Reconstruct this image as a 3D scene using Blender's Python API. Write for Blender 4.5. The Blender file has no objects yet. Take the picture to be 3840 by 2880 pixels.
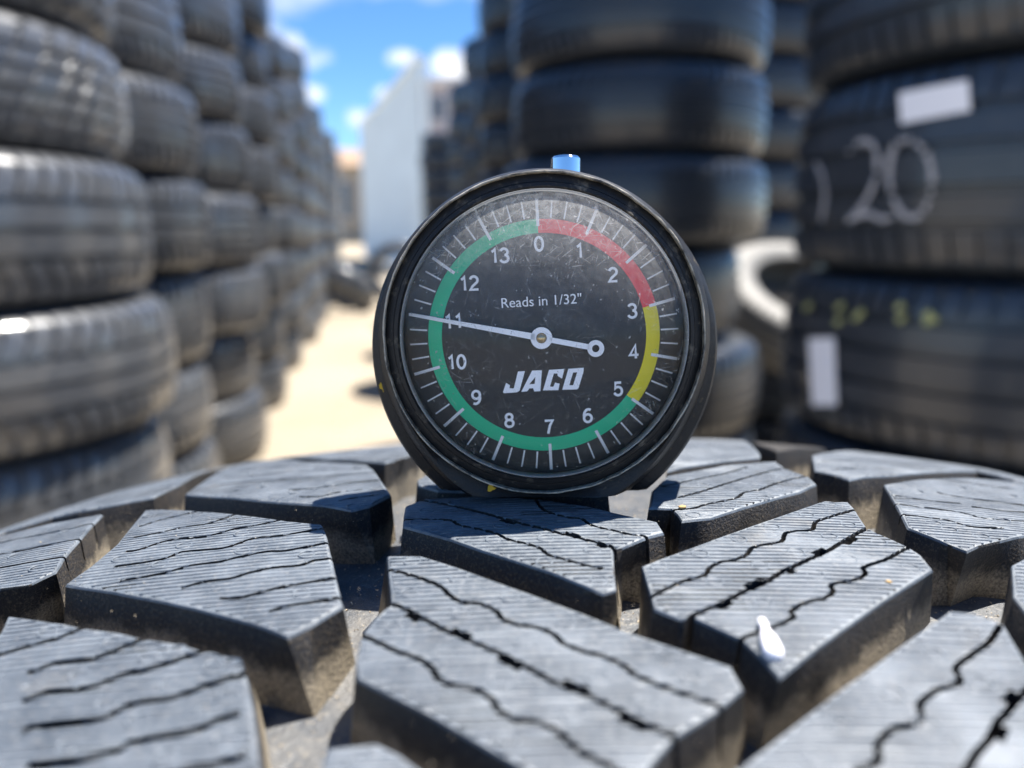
import bpy, bmesh, math, random, mathutils
from mathutils import Vector, Matrix
from mathutils.geometry import tessellate_polygon
R_ = math.radians
random.seed(7)
scene = bpy.context.scene
C = scene.collection

# ------------------------------------------------------------------ camera
FPX, CX, CY, HZ = 2883.0, 1920.0, 1440.0, 868.0      # lens of the photograph in its own pixels, eye level row
PITCH = math.atan((CY - HZ) / FPX)
TYRE_R, U0, RC, KC, DEPTH = 0.35, 0.02, 0.55, 2.0, 0.0092
YA, CAM_H = 0.0973, 0.0387
CAM = Vector((0, 0, 2 * TYRE_R + CAM_H))
cd = bpy.data.cameras.new('camera'); cam = bpy.data.objects.new('camera', cd); C.objects.link(cam)
cam.location = CAM; cam.rotation_euler = (math.pi / 2 - PITCH, 0, 0)
cd.sensor_width = 36; cd.lens = FPX / 3840 * 36; cd.clip_start = 0.005; cd.clip_end = 2000
cd.dof.use_dof = True; cd.dof.focus_distance = 0.1065; cd.dof.aperture_fstop = 11.5
scene.camera = cam

# ------------------------------------------------------------------ sky, sun, exposure
SUN = Vector((0.33, 0.21, 1.0)).normalized()
w = bpy.data.worlds.new('World'); scene.world = w; w.use_nodes = True
nt = w.node_tree; nt.nodes.clear(); N = nt.nodes.new; L = nt.links.new
out = N('ShaderNodeOutputWorld'); bg = N('ShaderNodeBackground'); L(bg.outputs[0], out.inputs[0])
sky = N('ShaderNodeTexSky'); sky.sky_type = 'NISHITA'; sky.sun_disc = False
sky.sun_elevation = math.asin(SUN.z); sky.sun_rotation = math.atan2(SUN.x, SUN.y)
sky.altitude = 1200; sky.air_density = 0.8; sky.dust_density = 0.05; sky.ozone_density = 4.0
bg.inputs['Strength'].default_value = 0.076
def wm(op, a, b=None, clamp=False):
    n = N('ShaderNodeMath'); n.operation = op; n.use_clamp = clamp
    for i, v in enumerate((a, b)):
        if v is None: continue
        if isinstance(v, (int, float)): n.inputs[i].default_value = v
        else: L(v, n.inputs[i])
    return n.outputs[0]
tc = N('ShaderNodeTexCoord'); sp = N('ShaderNodeSeparateXYZ'); L(tc.outputs['Generated'], sp.inputs[0])
az = wm('ARCTAN2', sp.outputs[0], sp.outputs[1]); el = wm('ARCSINE', sp.outputs[2])
ns = N('ShaderNodeTexNoise'); ns.inputs['Scale'].default_value = 22; ns.inputs['Detail'].default_value = 6
L(tc.outputs['Generated'], ns.inputs['Vector'])
ns2 = N('ShaderNodeTexNoise'); ns2.inputs['Scale'].default_value = 2.6; ns2.inputs['Detail'].default_value = 5
mp = N('ShaderNodeMapping'); mp.inputs['Scale'].default_value = (1, 1, 2.4); mp.inputs['Location'].default_value = (3.1, 0.4, 0)
L(tc.outputs['Generated'], mp.inputs[0]); L(mp.outputs[0], ns2.inputs['Vector'])
wob = wm('MULTIPLY', wm('SUBTRACT', ns.outputs[0], 0.55), 5.0)
cov = None
def pdir(px, py):
    d = Vector(((px - CX) / FPX, 1, -(py - CY) / FPX)); c, s = math.cos(PITCH), math.sin(PITCH)
    return Vector((d.x, c * d.y + s * d.z, -s * d.y + c * d.z)).normalized()
for (px, py, rx, ry) in ((1155, 195, 125, 62), (1500, 215, 62, 34), (1690, 250, 70, 62), (1365, 480, 95, 60), (1165, 350, 80, 40),
                         (1450, 352, 45, 28), (880, 120, 150, 70)):
    d = pdir(px, py); a0, e0 = math.atan2(d.x, d.y), math.asin(d.z)
    q = wm('ADD', wm('POWER', wm('ABSOLUTE', wm('DIVIDE', wm('SUBTRACT', az, a0), rx / FPX)), 2),
           wm('POWER', wm('ABSOLUTE', wm('DIVIDE', wm('SUBTRACT', el, e0), ry / FPX)), 2))
    b = wm('MULTIPLY', wm('SUBTRACT', wm('ADD', 1.0, wob), q), 0.8, True)
    cov = b if cov is None else wm('MAXIMUM', cov, b)
other = wm('MULTIPLY', wm('SUBTRACT', ns2.outputs[0], 0.64), 7.0, True)
cov = wm('MAXIMUM', cov, other)
mx = N('ShaderNodeMixRGB'); hs = N('ShaderNodeHueSaturation'); hs.inputs['Saturation'].default_value = 1.18; L(sky.outputs[0], hs.inputs['Color'])
L(cov, mx.inputs[0]); L(hs.outputs[0], mx.inputs[1]); mx.inputs[2].default_value = (6.4, 6.4, 6.6, 1)
L(mx.outputs[0], bg.inputs['Color'])
sl = bpy.data.lights.new('sun', 'SUN'); sl.energy = 5.0; sl.angle = R_(0.53); sl.color = (1.0, 0.955, 0.88)
so = bpy.data.objects.new('sun', sl); C.objects.link(so); so.rotation_euler = SUN.to_track_quat('Z', 'Y').to_euler(); so.location = (0, 0, 30)
vs = scene.view_settings; scene.display_settings.display_device = 'sRGB'
vs.view_transform = 'Standard'; vs.look = 'None'; vs.gamma = 1; vs.use_curve_mapping = False; vs.exposure = 1.62
scene.render.engine = 'CYCLES'; scene.cycles.use_denoising = True; scene.cycles.transparent_max_bounces = 16
scene.cycles.sample_clamp_indirect = 6
scene.cycles.max_bounces = 7; scene.cycles.diffuse_bounces = 3; scene.cycles.glossy_bounces = 3; scene.cycles.transmission_bounces = 4
scene.cycles.use_adaptive_sampling = True; scene.cycles.adaptive_threshold = 0.015

# ------------------------------------------------------------------ helpers
def obj(name, mesh, mat=None, parent=None, **props):
    o = bpy.data.objects.new(name, mesh); C.objects.link(o); o.parent = parent
    if mat is not None and not mesh.materials:
        for m in (mat if isinstance(mat, (list, tuple)) else [mat]): mesh.materials.append(m)
    for k, v in props.items(): o[k] = v
    return o
def empty(name, loc=(0, 0, 0), **props):
    o = bpy.data.objects.new(name, None); C.objects.link(o); o.location = loc; o.empty_display_size = 0.02
    for k, v in props.items(): o[k] = v
    return o
def mesh_of(name, verts, faces, smooth=False):
    m = bpy.data.meshes.new(name); m.from_pydata([tuple(v) for v in verts], [], faces); m.update()
    if smooth: m.polygons.foreach_set('use_smooth', [True] * len(m.polygons))
    return m
def bm_mesh(name, bm, smooth=False):
    bmesh.ops.recalc_face_normals(bm, faces=bm.faces); m = bpy.data.meshes.new(name); bm.to_mesh(m); bm.free()
    if smooth: m.polygons.foreach_set('use_smooth', [True] * len(m.polygons))
    return m
def lathe(prof, n, axis='Y', name='lathe', smooth=True, closed=False, center=(0, 0, 0)):
    """prof: list of (r, a) ; revolve round an axis through center"""
    v, f = [], []; k = len(prof)
    for i in range(n):
        t = 2 * math.pi * i / n; c, s = math.cos(t), math.sin(t)
        for (r, a) in prof:
            p = (r * c, a, r * s) if axis == 'Y' else ((r * c, r * s, a) if axis == 'Z' else (a, r * c, r * s))
            v.append(tuple(p[j] + center[j] for j in range(3)))
    for i in range(n):
        j = (i + 1) % n
        for q in range(k - 1 + (1 if closed else 0)):
            q2 = (q + 1) % k; f.append((i * k + q, i * k + q2, j * k + q2, j * k + q))
    m = mesh_of(name, v, f); bm = bmesh.new(); bm.from_mesh(m)
    bmesh.ops.remove_doubles(bm, verts=bm.verts, dist=1e-7); bmesh.ops.recalc_face_normals(bm, faces=bm.faces)
    bm.to_mesh(m); bm.free()
    if smooth: m.polygons.foreach_set('use_smooth', [True] * len(m.polygons))
    return m
def auto_sharp(m, deg=35):
    m.polygons.foreach_set('use_smooth', [True] * len(m.polygons))
    try: m.set_sharp_from_angle(angle=R_(deg))
    except Exception: pass

# ------------------------------------------------------------------ materials
class NT:
    def __init__(s, name):
        s.m = bpy.data.materials.new(name); s.m.use_nodes = True; s.t = s.m.node_tree; s.t.nodes.clear()
        s.out = s.n('ShaderNodeOutputMaterial'); s.b = s.n('ShaderNodeBsdfPrincipled'); s.l(s.b.outputs[0], s.out.inputs[0])
    def n(s, t, **kw):
        x = s.t.nodes.new(t)
        for k, v in kw.items(): setattr(x, k, v)
        return x
    def l(s, a, b): s.t.links.new(a, b)
    def put(s, sock, v):
        if isinstance(v, (int, float, tuple)): sock.default_value = (*v, 1) if isinstance(v, tuple) and len(v) == 3 and sock.type == 'RGBA' else v
        else: s.l(v, sock)
    def set(s, **kw):
        for k, v in kw.items(): s.put(s.b.inputs[k.replace('_', ' ')], v)
        return s
    def math(s, op, a, b=None, clamp=False):
        x = s.n('ShaderNodeMath', operation=op, use_clamp=clamp); s.put(x.inputs[0], a)
        if b is not None: s.put(x.inputs[1], b)
        return x.outputs[0]
    def noise(s, scale, detail=4, rough=0.55, vec=None, dist=0.0):
        x = s.n('ShaderNodeTexNoise'); x.inputs['Scale'].default_value = scale; x.inputs['Detail'].default_value = detail
        x.inputs['Roughness'].default_value = rough; x.inputs['Distortion'].default_value = dist
        s.l(vec if vec is not None else s.coord(), x.inputs['Vector']); return x.outputs[0]
    def coord(s, which='Object'):
        if not hasattr(s, '_tc'): s._tc = s.n('ShaderNodeTexCoord')
        return s._tc.outputs[which]
    def ramp(s, fac, stops):
        x = s.n('ShaderNodeValToRGB'); e = x.color_ramp.elements
        while len(e) < len(stops): e.new(0.5)
        for i, (p, c) in enumerate(stops):
            e[i].position = p; e[i].color = (*c, 1) if isinstance(c, tuple) else (c, c, c, 1)
        s.l(fac, x.inputs[0]); return x.outputs[0]
    def mix(s, fac, a, b):
        x = s.n('ShaderNodeMixRGB'); s.put(x.inputs[0], fac); s.put(x.inputs[1], a); s.put(x.inputs[2], b); return x.outputs[0]
    def bump(s, h, strength=0.5, dist=0.001, normal=None):
        x = s.n('ShaderNodeBump'); x.inputs['Strength'].default_value = strength; x.inputs['Distance'].default_value = dist
        s.l(h, x.inputs['Height'])
        if normal is not None: s.l(normal, x.inputs['Normal'])
        return x.outputs[0]
def plain(name, col, rough=0.5, metal=0.0, **kw):
    t = NT(name); t.set(Base_Color=col, Roughness=rough, Metallic=metal, **kw); return t.m

def make_rubber_top():
    t = NT('buffed tread rubber'); uv = t.coord('UV')
    n1 = t.noise(0.16, 5, 0.65, vec=uv); n2 = t.noise(1.3, 5, 0.65, vec=uv); n3 = t.noise(6.0, 3, 0.6, vec=uv)
    base = t.ramp(n1, [(0.32, (0.050, 0.062, 0.079)), (0.68, (0.132, 0.152, 0.178))])
    base = t.mix(t.ramp(n2, [(0.5, 0.0), (0.72, 0.7)]), base, (0.20, 0.205, 0.212))
    dust_or_glow = t.ramp(t.noise(0.045, 3, vec=uv, dist=1.5), [(0.62, 0.0), (0.78, 0.3)])
    base = t.mix(dust_or_glow, base, (0.215, 0.19, 0.155))
    rough = t.ramp(n2, [(0.2, 0.42), (0.8, 0.62)])
    h = t.math('ADD', n2, t.math('MULTIPLY', n3, 0.7))
    t.set(Base_Color=base, Roughness=rough, Specular_IOR_Level=0.6, Normal=t.bump(h, 0.8, 0.00012)); return t.m
def make_rubber_side():
    t = NT('dust_coated groove rubber'); n1 = t.noise(2600, 3, 0.75); n2 = t.noise(90, 3); n3 = t.noise(2600, 2)
    base = t.mix(t.ramp(n1, [(0.52, 0.0), (0.72, 0.7)]), (0.016, 0.016, 0.018), (0.16, 0.122, 0.078))
    base = t.mix(t.ramp(n2, [(0.52, 0.0), (0.8, 0.25)]), base, (0.11, 0.09, 0.065))
    um = t.n('ShaderNodeUVMap', uv_map='depth'); sd = t.n('ShaderNodeSeparateXYZ'); t.l(um.outputs[0], sd.inputs[0])
    silt = t.math('MULTIPLY', t.ramp(t.math('ADD', sd.outputs[0], t.math('MULTIPLY', t.noise(260, 4, 0.7), 0.7)), [(0.75, 0.0), (1.35, 0.8)]), t.ramp(n1, [(0.35, 0.3), (0.6, 1.0)]))
    base = t.mix(silt, base, (0.36, 0.305, 0.225))
    t.set(Base_Color=base, Roughness=0.62, Specular_IOR_Level=0.35, Normal=t.bump(t.math('ADD', n1, n3), 0.5, 0.00025)); return t.m
def make_floor_rubber():
    t = NT('groove floor rubber'); n1 = t.noise(160, 4, 0.65); n2 = t.noise(1100, 4, 0.75)
    base = t.mix(t.ramp(n1, [(0.35, 0.0), (0.7, 1.0)]), (0.050, 0.056, 0.066), (0.105, 0.105, 0.105))
    base = t.mix(t.ramp(n2, [(0.56, 0.0), (0.72, 0.6)]), base, (0.34, 0.295, 0.23))
    base = t.mix(t.ramp(t.noise(70, 4, 0.6), [(0.5, 0.0), (0.7, 0.3)]), base, (0.22, 0.195, 0.16))
    t.set(Base_Color=base, Roughness=0.45, Specular_IOR_Level=0.6, Normal=t.bump(t.math('ADD', n2, t.math('MULTIPLY', n1, 2.0)), 0.8, 0.0004)); return t.m
def make_tyre_rubber(name, c0, c1, dust_or_glow, rough, coat):
    t = NT(name)
    oi = t.n('ShaderNodeObjectInfo'); n1 = t.noise(9, 4, 0.6); n2 = t.noise(60, 4, 0.65)
    k = t.math('ADD', t.math('MULTIPLY', n1, 0.7), t.math('MULTIPLY', oi.outputs['Random'], 0.3))
    base = t.mix(t.ramp(k, [(0.3, 0.0), (0.75, 1.0)]), c0, c1)
    base = t.mix(t.ramp(n2, [(0.5, 0.0), (0.78, 0.55)]), base, dust_or_glow)
    t.set(Base_Color=base, Roughness=rough, Specular_IOR_Level=0.5, Coat_Weight=coat, Coat_Roughness=0.14, Normal=t.bump(n2, 0.15, 0.002)); return t.m
M = {}
M['top'] = make_rubber_top(); M['side'] = make_rubber_side(); M['floor'] = make_floor_rubber()
M['tyre'] = make_tyre_rubber('weathered tyre rubber', (0.042, 0.046, 0.054), (0.092, 0.096, 0.104), (0.15, 0.15, 0.147), 0.36, 0.6)
M['tyre_dark'] = make_tyre_rubber('black tyre rubber', (0.016, 0.021, 0.030), (0.035, 0.042, 0.054), (0.055, 0.056, 0.060), 0.38, 0.35)
M['tyre_dusty'] = make_tyre_rubber('sun bleached dust_coated tyre rubber', (0.13, 0.127, 0.12), (0.22, 0.21, 0.195), (0.28, 0.26, 0.225), 0.65, 0.0)
def make_ground():
    t = NT('sandy yard ground'); n1 = t.noise(0.7, 5, 0.6); n2 = t.noise(14, 5, 0.7); n3 = t.noise(90, 3, 0.7)
    base = t.mix(t.ramp(n1, [(0.35, 0.0), (0.7, 1.0)]), (0.28, 0.237, 0.18), (0.385, 0.335, 0.262))
    base = t.mix(t.ramp(n2, [(0.5, 0.0), (0.8, 0.5)]), base, (0.27, 0.21, 0.145))
    t.set(Base_Color=base, Roughness=0.95, Specular_IOR_Level=0.1, Normal=t.bump(t.math('ADD', n2, n3), 0.6, 0.02)); return t.m
M['ground'] = make_ground()
def make_case():
    t = NT('textured black case paint'); n1 = t.noise(2600, 3, 0.6); n2 = t.noise(700, 4, 0.7); n3 = t.noise(150, 3)
    base = t.mix(t.ramp(n2, [(0.62, 0.0), (0.72, 0.8)]), (0.006, 0.006, 0.008), (0.16, 0.12, 0.065))
    base = t.mix(t.ramp(n3, [(0.5, 0.0), (0.75, 0.12)]), base, (0.09, 0.085, 0.075))
    t.set(Base_Color=base, Roughness=0.46, Specular_IOR_Level=0.4, Normal=t.bump(t.math('ADD', n1, n2), 0.55, 0.00016)); return t.m
M['case'] = make_case()
def make_bezel():
    t = NT('worn glossy black bezel'); n1 = t.noise(420, 5, 0.75); n2 = t.noise(1900, 3, 0.7)
    base = t.mix(t.ramp(n1, [(0.56, 0.0), (0.72, 0.7)]), (0.012, 0.012, 0.013), (0.20, 0.175, 0.14))
    t.set(Base_Color=base, Roughness=t.ramp(n1, [(0.3, 0.42), (0.7, 0.7)]), Specular_IOR_Level=0.35, Normal=t.bump(t.math('ADD', n1, n2), 0.3, 0.00014)); return t.m
M['bezel'] = make_bezel()
def make_lens(name, haze0, haze1, tint=(0.97, 0.97, 0.97), rough=0.05, dusty_glow=0.0):
    """clear plastic: see-through body, mirror-like skin, fine scratches that scatter light"""
    t = NT(name); t.t.nodes.remove(t.b)
    tr = t.n('ShaderNodeBsdfTransparent'); tr.inputs[0].default_value = (*tint, 1)
    gl = t.n('ShaderNodeBsdfGlossy'); gl.inputs['Roughness'].default_value = rough
    d1 = t.n('ShaderNodeBsdfDiffuse'); d1.inputs[0].default_value = (0.80, 0.80, 0.80, 1)
    d2 = t.n('ShaderNodeBsdfTranslucent'); d2.inputs[0].default_value = (0.88, 0.92, 0.97, 1)
    di = t.n('ShaderNodeMixShader'); di.inputs[0].default_value = 0.35; t.l(d1.outputs[0], di.inputs[1]); t.l(d2.outputs[0], di.inputs[2])
    fr = t.n('ShaderNodeFresnel'); fr.inputs['IOR'].default_value = 1.23
    a = t.n('ShaderNodeMixShader'); t.l(fr.outputs[0], a.inputs[0]); t.l(tr.outputs[0], a.inputs[1]); t.l(gl.outputs[0], a.inputs[2])
    scr = None
    co = t.coord()
    for ang, seed in ((0.25, 1.0), (0.9, 4.0), (1.5, 7.0), (2.1, 11.0), (2.75, 14.0)):
        mp_ = t.n('ShaderNodeMapping', vector_type='TEXTURE'); mp_.inputs['Rotation'].default_value = (0, ang, 0); mp_.inputs['Scale'].default_value = (1 / 4200, 1, 1 / 330)
        mp_.inputs['Location'].default_value = (seed * 0.01, seed, seed * 0.013)
        t.l(co, mp_.inputs[0]); nn = t.noise(1.0, 2, 0.6, vec=mp_.outputs[0], dist=0.6)
        v = t.ramp(nn, [(0.635, 0.0), (0.72, 1.0)]); scr = v if scr is None else t.math('MAXIMUM', scr, v)
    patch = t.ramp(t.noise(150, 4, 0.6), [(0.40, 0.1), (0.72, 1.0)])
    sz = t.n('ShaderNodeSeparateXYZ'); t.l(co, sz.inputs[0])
    dust_or_glow = t.math('MULTIPLY', t.ramp(t.math('ADD', t.math('MULTIPLY', sz.outputs[2], 20.0), t.math('MULTIPLY', t.noise(260, 4, 0.65), 0.18)), [(0.56, 0.0), (0.98, 1.0)]), t.ramp(t.noise(900, 4, 0.7), [(0.3, 0.35), (0.7, 1.0)]))  # paints the sun's hazy glow into the upper half of the lens
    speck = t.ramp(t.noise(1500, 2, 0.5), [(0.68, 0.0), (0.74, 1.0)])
    f = t.math('ADD', t.math('ADD', haze0, t.math('MULTIPLY', dust_or_glow, dusty_glow)), t.math('MULTIPLY', t.math('ADD', t.math('MULTIPLY', scr, patch), t.math('MULTIPLY', speck, 0.8)), haze1), True)
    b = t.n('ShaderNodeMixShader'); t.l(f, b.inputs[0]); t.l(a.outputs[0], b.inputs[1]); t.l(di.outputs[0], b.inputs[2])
    t.l(b.outputs[0], t.out.inputs[0]); return t.m
M['lens'] = make_lens('scratched clear lens', 0.022, 0.40, dusty_glow=0.42)
M['rim'] = make_lens('clear lens rim', 0.30, 0.3, (0.80, 0.80, 0.80), 0.12)
def make_lip():
    t = NT('abraded rim edge'); n1 = t.noise(300, 5, 0.75); n2 = t.noise(1700, 3, 0.7)
    t.set(Base_Color=t.mix(t.ramp(n1, [(0.36, 0.0), (0.55, 1.0)]), (0.05, 0.045, 0.04), (0.40, 0.36, 0.29)), Roughness=0.45, Normal=t.bump(t.math('ADD', n1, n2), 0.8, 0.0003)); return t.m
M['lip'] = make_lip()
M['dial'] = plain('black dial print', (0.016, 0.016, 0.018), 0.6)
M['white_print'] = plain('white dial print', (0.90, 0.91, 0.95), 0.6)
M['green'] = plain('green dial print', (0.0, 0.54, 0.27), 0.55)
M['red'] = plain('red dial print', (0.88, 0.02, 0.05), 0.55)
M['yellow'] = plain('yellow dial print', (0.88, 0.74, 0.012), 0.55)
M['chrome'] = plain('chrome', (0.82, 0.84, 0.87), 0.06, 1.0)
M['brass'] = plain('brass', (0.55, 0.42, 0.24), 0.3, 1.0)
M['yellow_paint'] = plain('dried yellow paint', (0.55, 0.36, 0.02), 0.7)
M['sticker'] = plain('white paper sticker', (0.93, 0.92, 0.95), 0.6)
M['chalk'] = plain('grey tyre crayon', (0.40, 0.39, 0.40), 0.9)
M['dot_paint'] = plain('yellow tyre crayon', (0.40, 0.41, 0.18), 0.9)
M['scrap'] = plain('pearly white plastic', (0.92, 0.88, 0.92), 0.12)
M['chip'] = plain('dry wood chip', (0.42, 0.27, 0.11), 0.8)
M['pebble'] = plain('pale pebble', (0.50, 0.44, 0.36), 0.8)

# ------------------------------------------------------------------ tread surface of the front tyre
CPIT, SPIT = math.cos(PITCH), math.sin(PITCH)
TC = Vector((U0, YA, TYRE_R))
def prof(u):
    t = abs(u - U0); return t * t / (2 * RC) + KC * max(t - 0.085, 0) ** 2
def surf(u, s, d=0.0):
    """u across the tread, s arc length along it (0 at the top), d depth below the tread surface"""
    th = s / TYRE_R; r = TYRE_R - prof(u) - d
    return Vector((u, YA + r * math.sin(th), TYRE_R + r * math.cos(th)))
def unproj(px, py, d=0.0):
    D = pdir(px, py)
    def g(t):
        P = CAM + D * t; return math.hypot(P.y - YA, P.z - TYRE_R) - (TYRE_R - prof(P.x) - d)
    t, step, best, bt = 0.02, 0.0015, 1e9, 0.02
    prev = g(t)
    while t < 0.5:
        t2 = t + step; v = g(t2)
        if v < best: best, bt = v, t2
        if prev > 0 >= v:
            a, b = t, t2
            for _ in range(40):
                m_ = (a + b) / 2
                if g(m_) > 0: a = m_
                else: b = m_
            P = CAM + D * a; return (P.x, TYRE_R * math.atan2(P.y - YA, P.z - TYRE_R))
        prev = v; t = t2
    P = CAM + D * bt                                   # beyond the tread's skyline: carry on over the top
    return (P.x, TYRE_R * math.atan2(P.y - YA, P.z - TYRE_R) + 0.012)
def offset_poly(pts, d):
    n = len(pts); res = []
    area = sum(pts[i][0] * pts[(i + 1) % n][1] - pts[(i + 1) % n][0] * pts[i][1] for i in range(n))
    sg = 1 if area > 0 else -1
    for i in range(n):
        p0, p1, p2 = Vector(pts[i - 1]), Vector(pts[i]), Vector(pts[(i + 1) % n])
        e1, e2 = (p1 - p0).normalized(), (p2 - p1).normalized()
        n1, n2 = Vector((e1.y, -e1.x)) * sg, Vector((e2.y, -e2.x)) * sg
        b = (n1 + n2); b = b.normalized() if b.length > 1e-6 else n1
        k = d / max(b.dot(n1), 0.5); res.append((p1.x + b.x * k, p1.y + b.y * k))
    return res
def ribbon(pts, wdt, depth):
    """closed prism along a polyline in flat tread space"""
    P = [Vector(p) for p in pts]; n = len(P); v = []
    for i in range(n):
        if i == 0: t = P[1] - P[0]
        elif i == n - 1: t = P[-1] - P[-2]
        else: t = (P[i + 1] - P[i]).normalized() + (P[i] - P[i - 1]).normalized()
        t.normalize(); nrm = Vector((-t.y, t.x)) * wdt / 2
        for q in (P[i] + nrm, P[i] - nrm):
            v.append((q.x, q.y, 0.002)); v.append((q.x, q.y, -depth))
    f = []
    for i in range(n - 1):
        a, b = 4 * i, 4 * i + 4
        f += [(a, b, b + 2, a + 2), (a + 1, a + 3, b + 3, b + 1), (a, a + 1, b + 1, b), (a + 2, b + 2, b + 3, a + 3)]
    f += [(0, 2, 3, 1), (4 * n - 4, 4 * n - 3, 4 * n - 1, 4 * n - 2)]
    bm = bmesh.new(); vs_ = [bm.verts.new(x) for x in v]
    for q in f: bm.faces.new([vs_[k] for k in q])
    return bm_mesh('cutter', bm)
def boolean_cut(mesh, cutters):
    base = bpy.data.objects.new('tmp', mesh); C.objects.link(base); tmp = []
    for c in cutters:
        o = bpy.data.objects.new('tmpc', c); C.objects.link(o); tmp.append(o)
        md = base.modifiers.new('b', 'BOOLEAN'); md.operation = 'DIFFERENCE'; md.object = o; md.solver = 'EXACT'
    dg = bpy.context.evaluated_depsgraph_get(); dg.update()
    r = bpy.data.meshes.new_from_object(base.evaluated_get(dg))
    for o in tmp + [base]: bpy.data.objects.remove(o)
    return r
def smooth_line(pts, k=3):
    """Catmull-Rom through the traced points"""
    P = [Vector(p) for p in pts]; res = []
    for i in range(len(P) - 1):
        a, b, c, d = P[max(i - 1, 0)], P[i], P[i + 1], P[min(i + 2, len(P) - 1)]
        for j in range(k):
            t = j / k; res.append(0.5 * ((2 * b) + (c - a) * t + (2 * a - 5 * b + 4 * c - d) * t * t + (3 * b - a - 3 * c + d) * t ** 3))
    res.append(P[-1]); return [tuple(p) for p in res]

ring_mesh = lathe([(0.00090, -0.0001), (0.00092, 0.00003), (0.00100, 0.00007), (0.00108, 0.00003), (0.00110, -0.0001)], 20, 'Z', 'vent_ring')
tyre = empty('tyre', (U0, YA, 0), label='big upright tyre in front with deep blocky siped tread, carrying the round gauge', category='tyre')
def local(o):
    o.matrix_parent_inverse = Matrix.Translation(tyre.location).inverted(); return o

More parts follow.
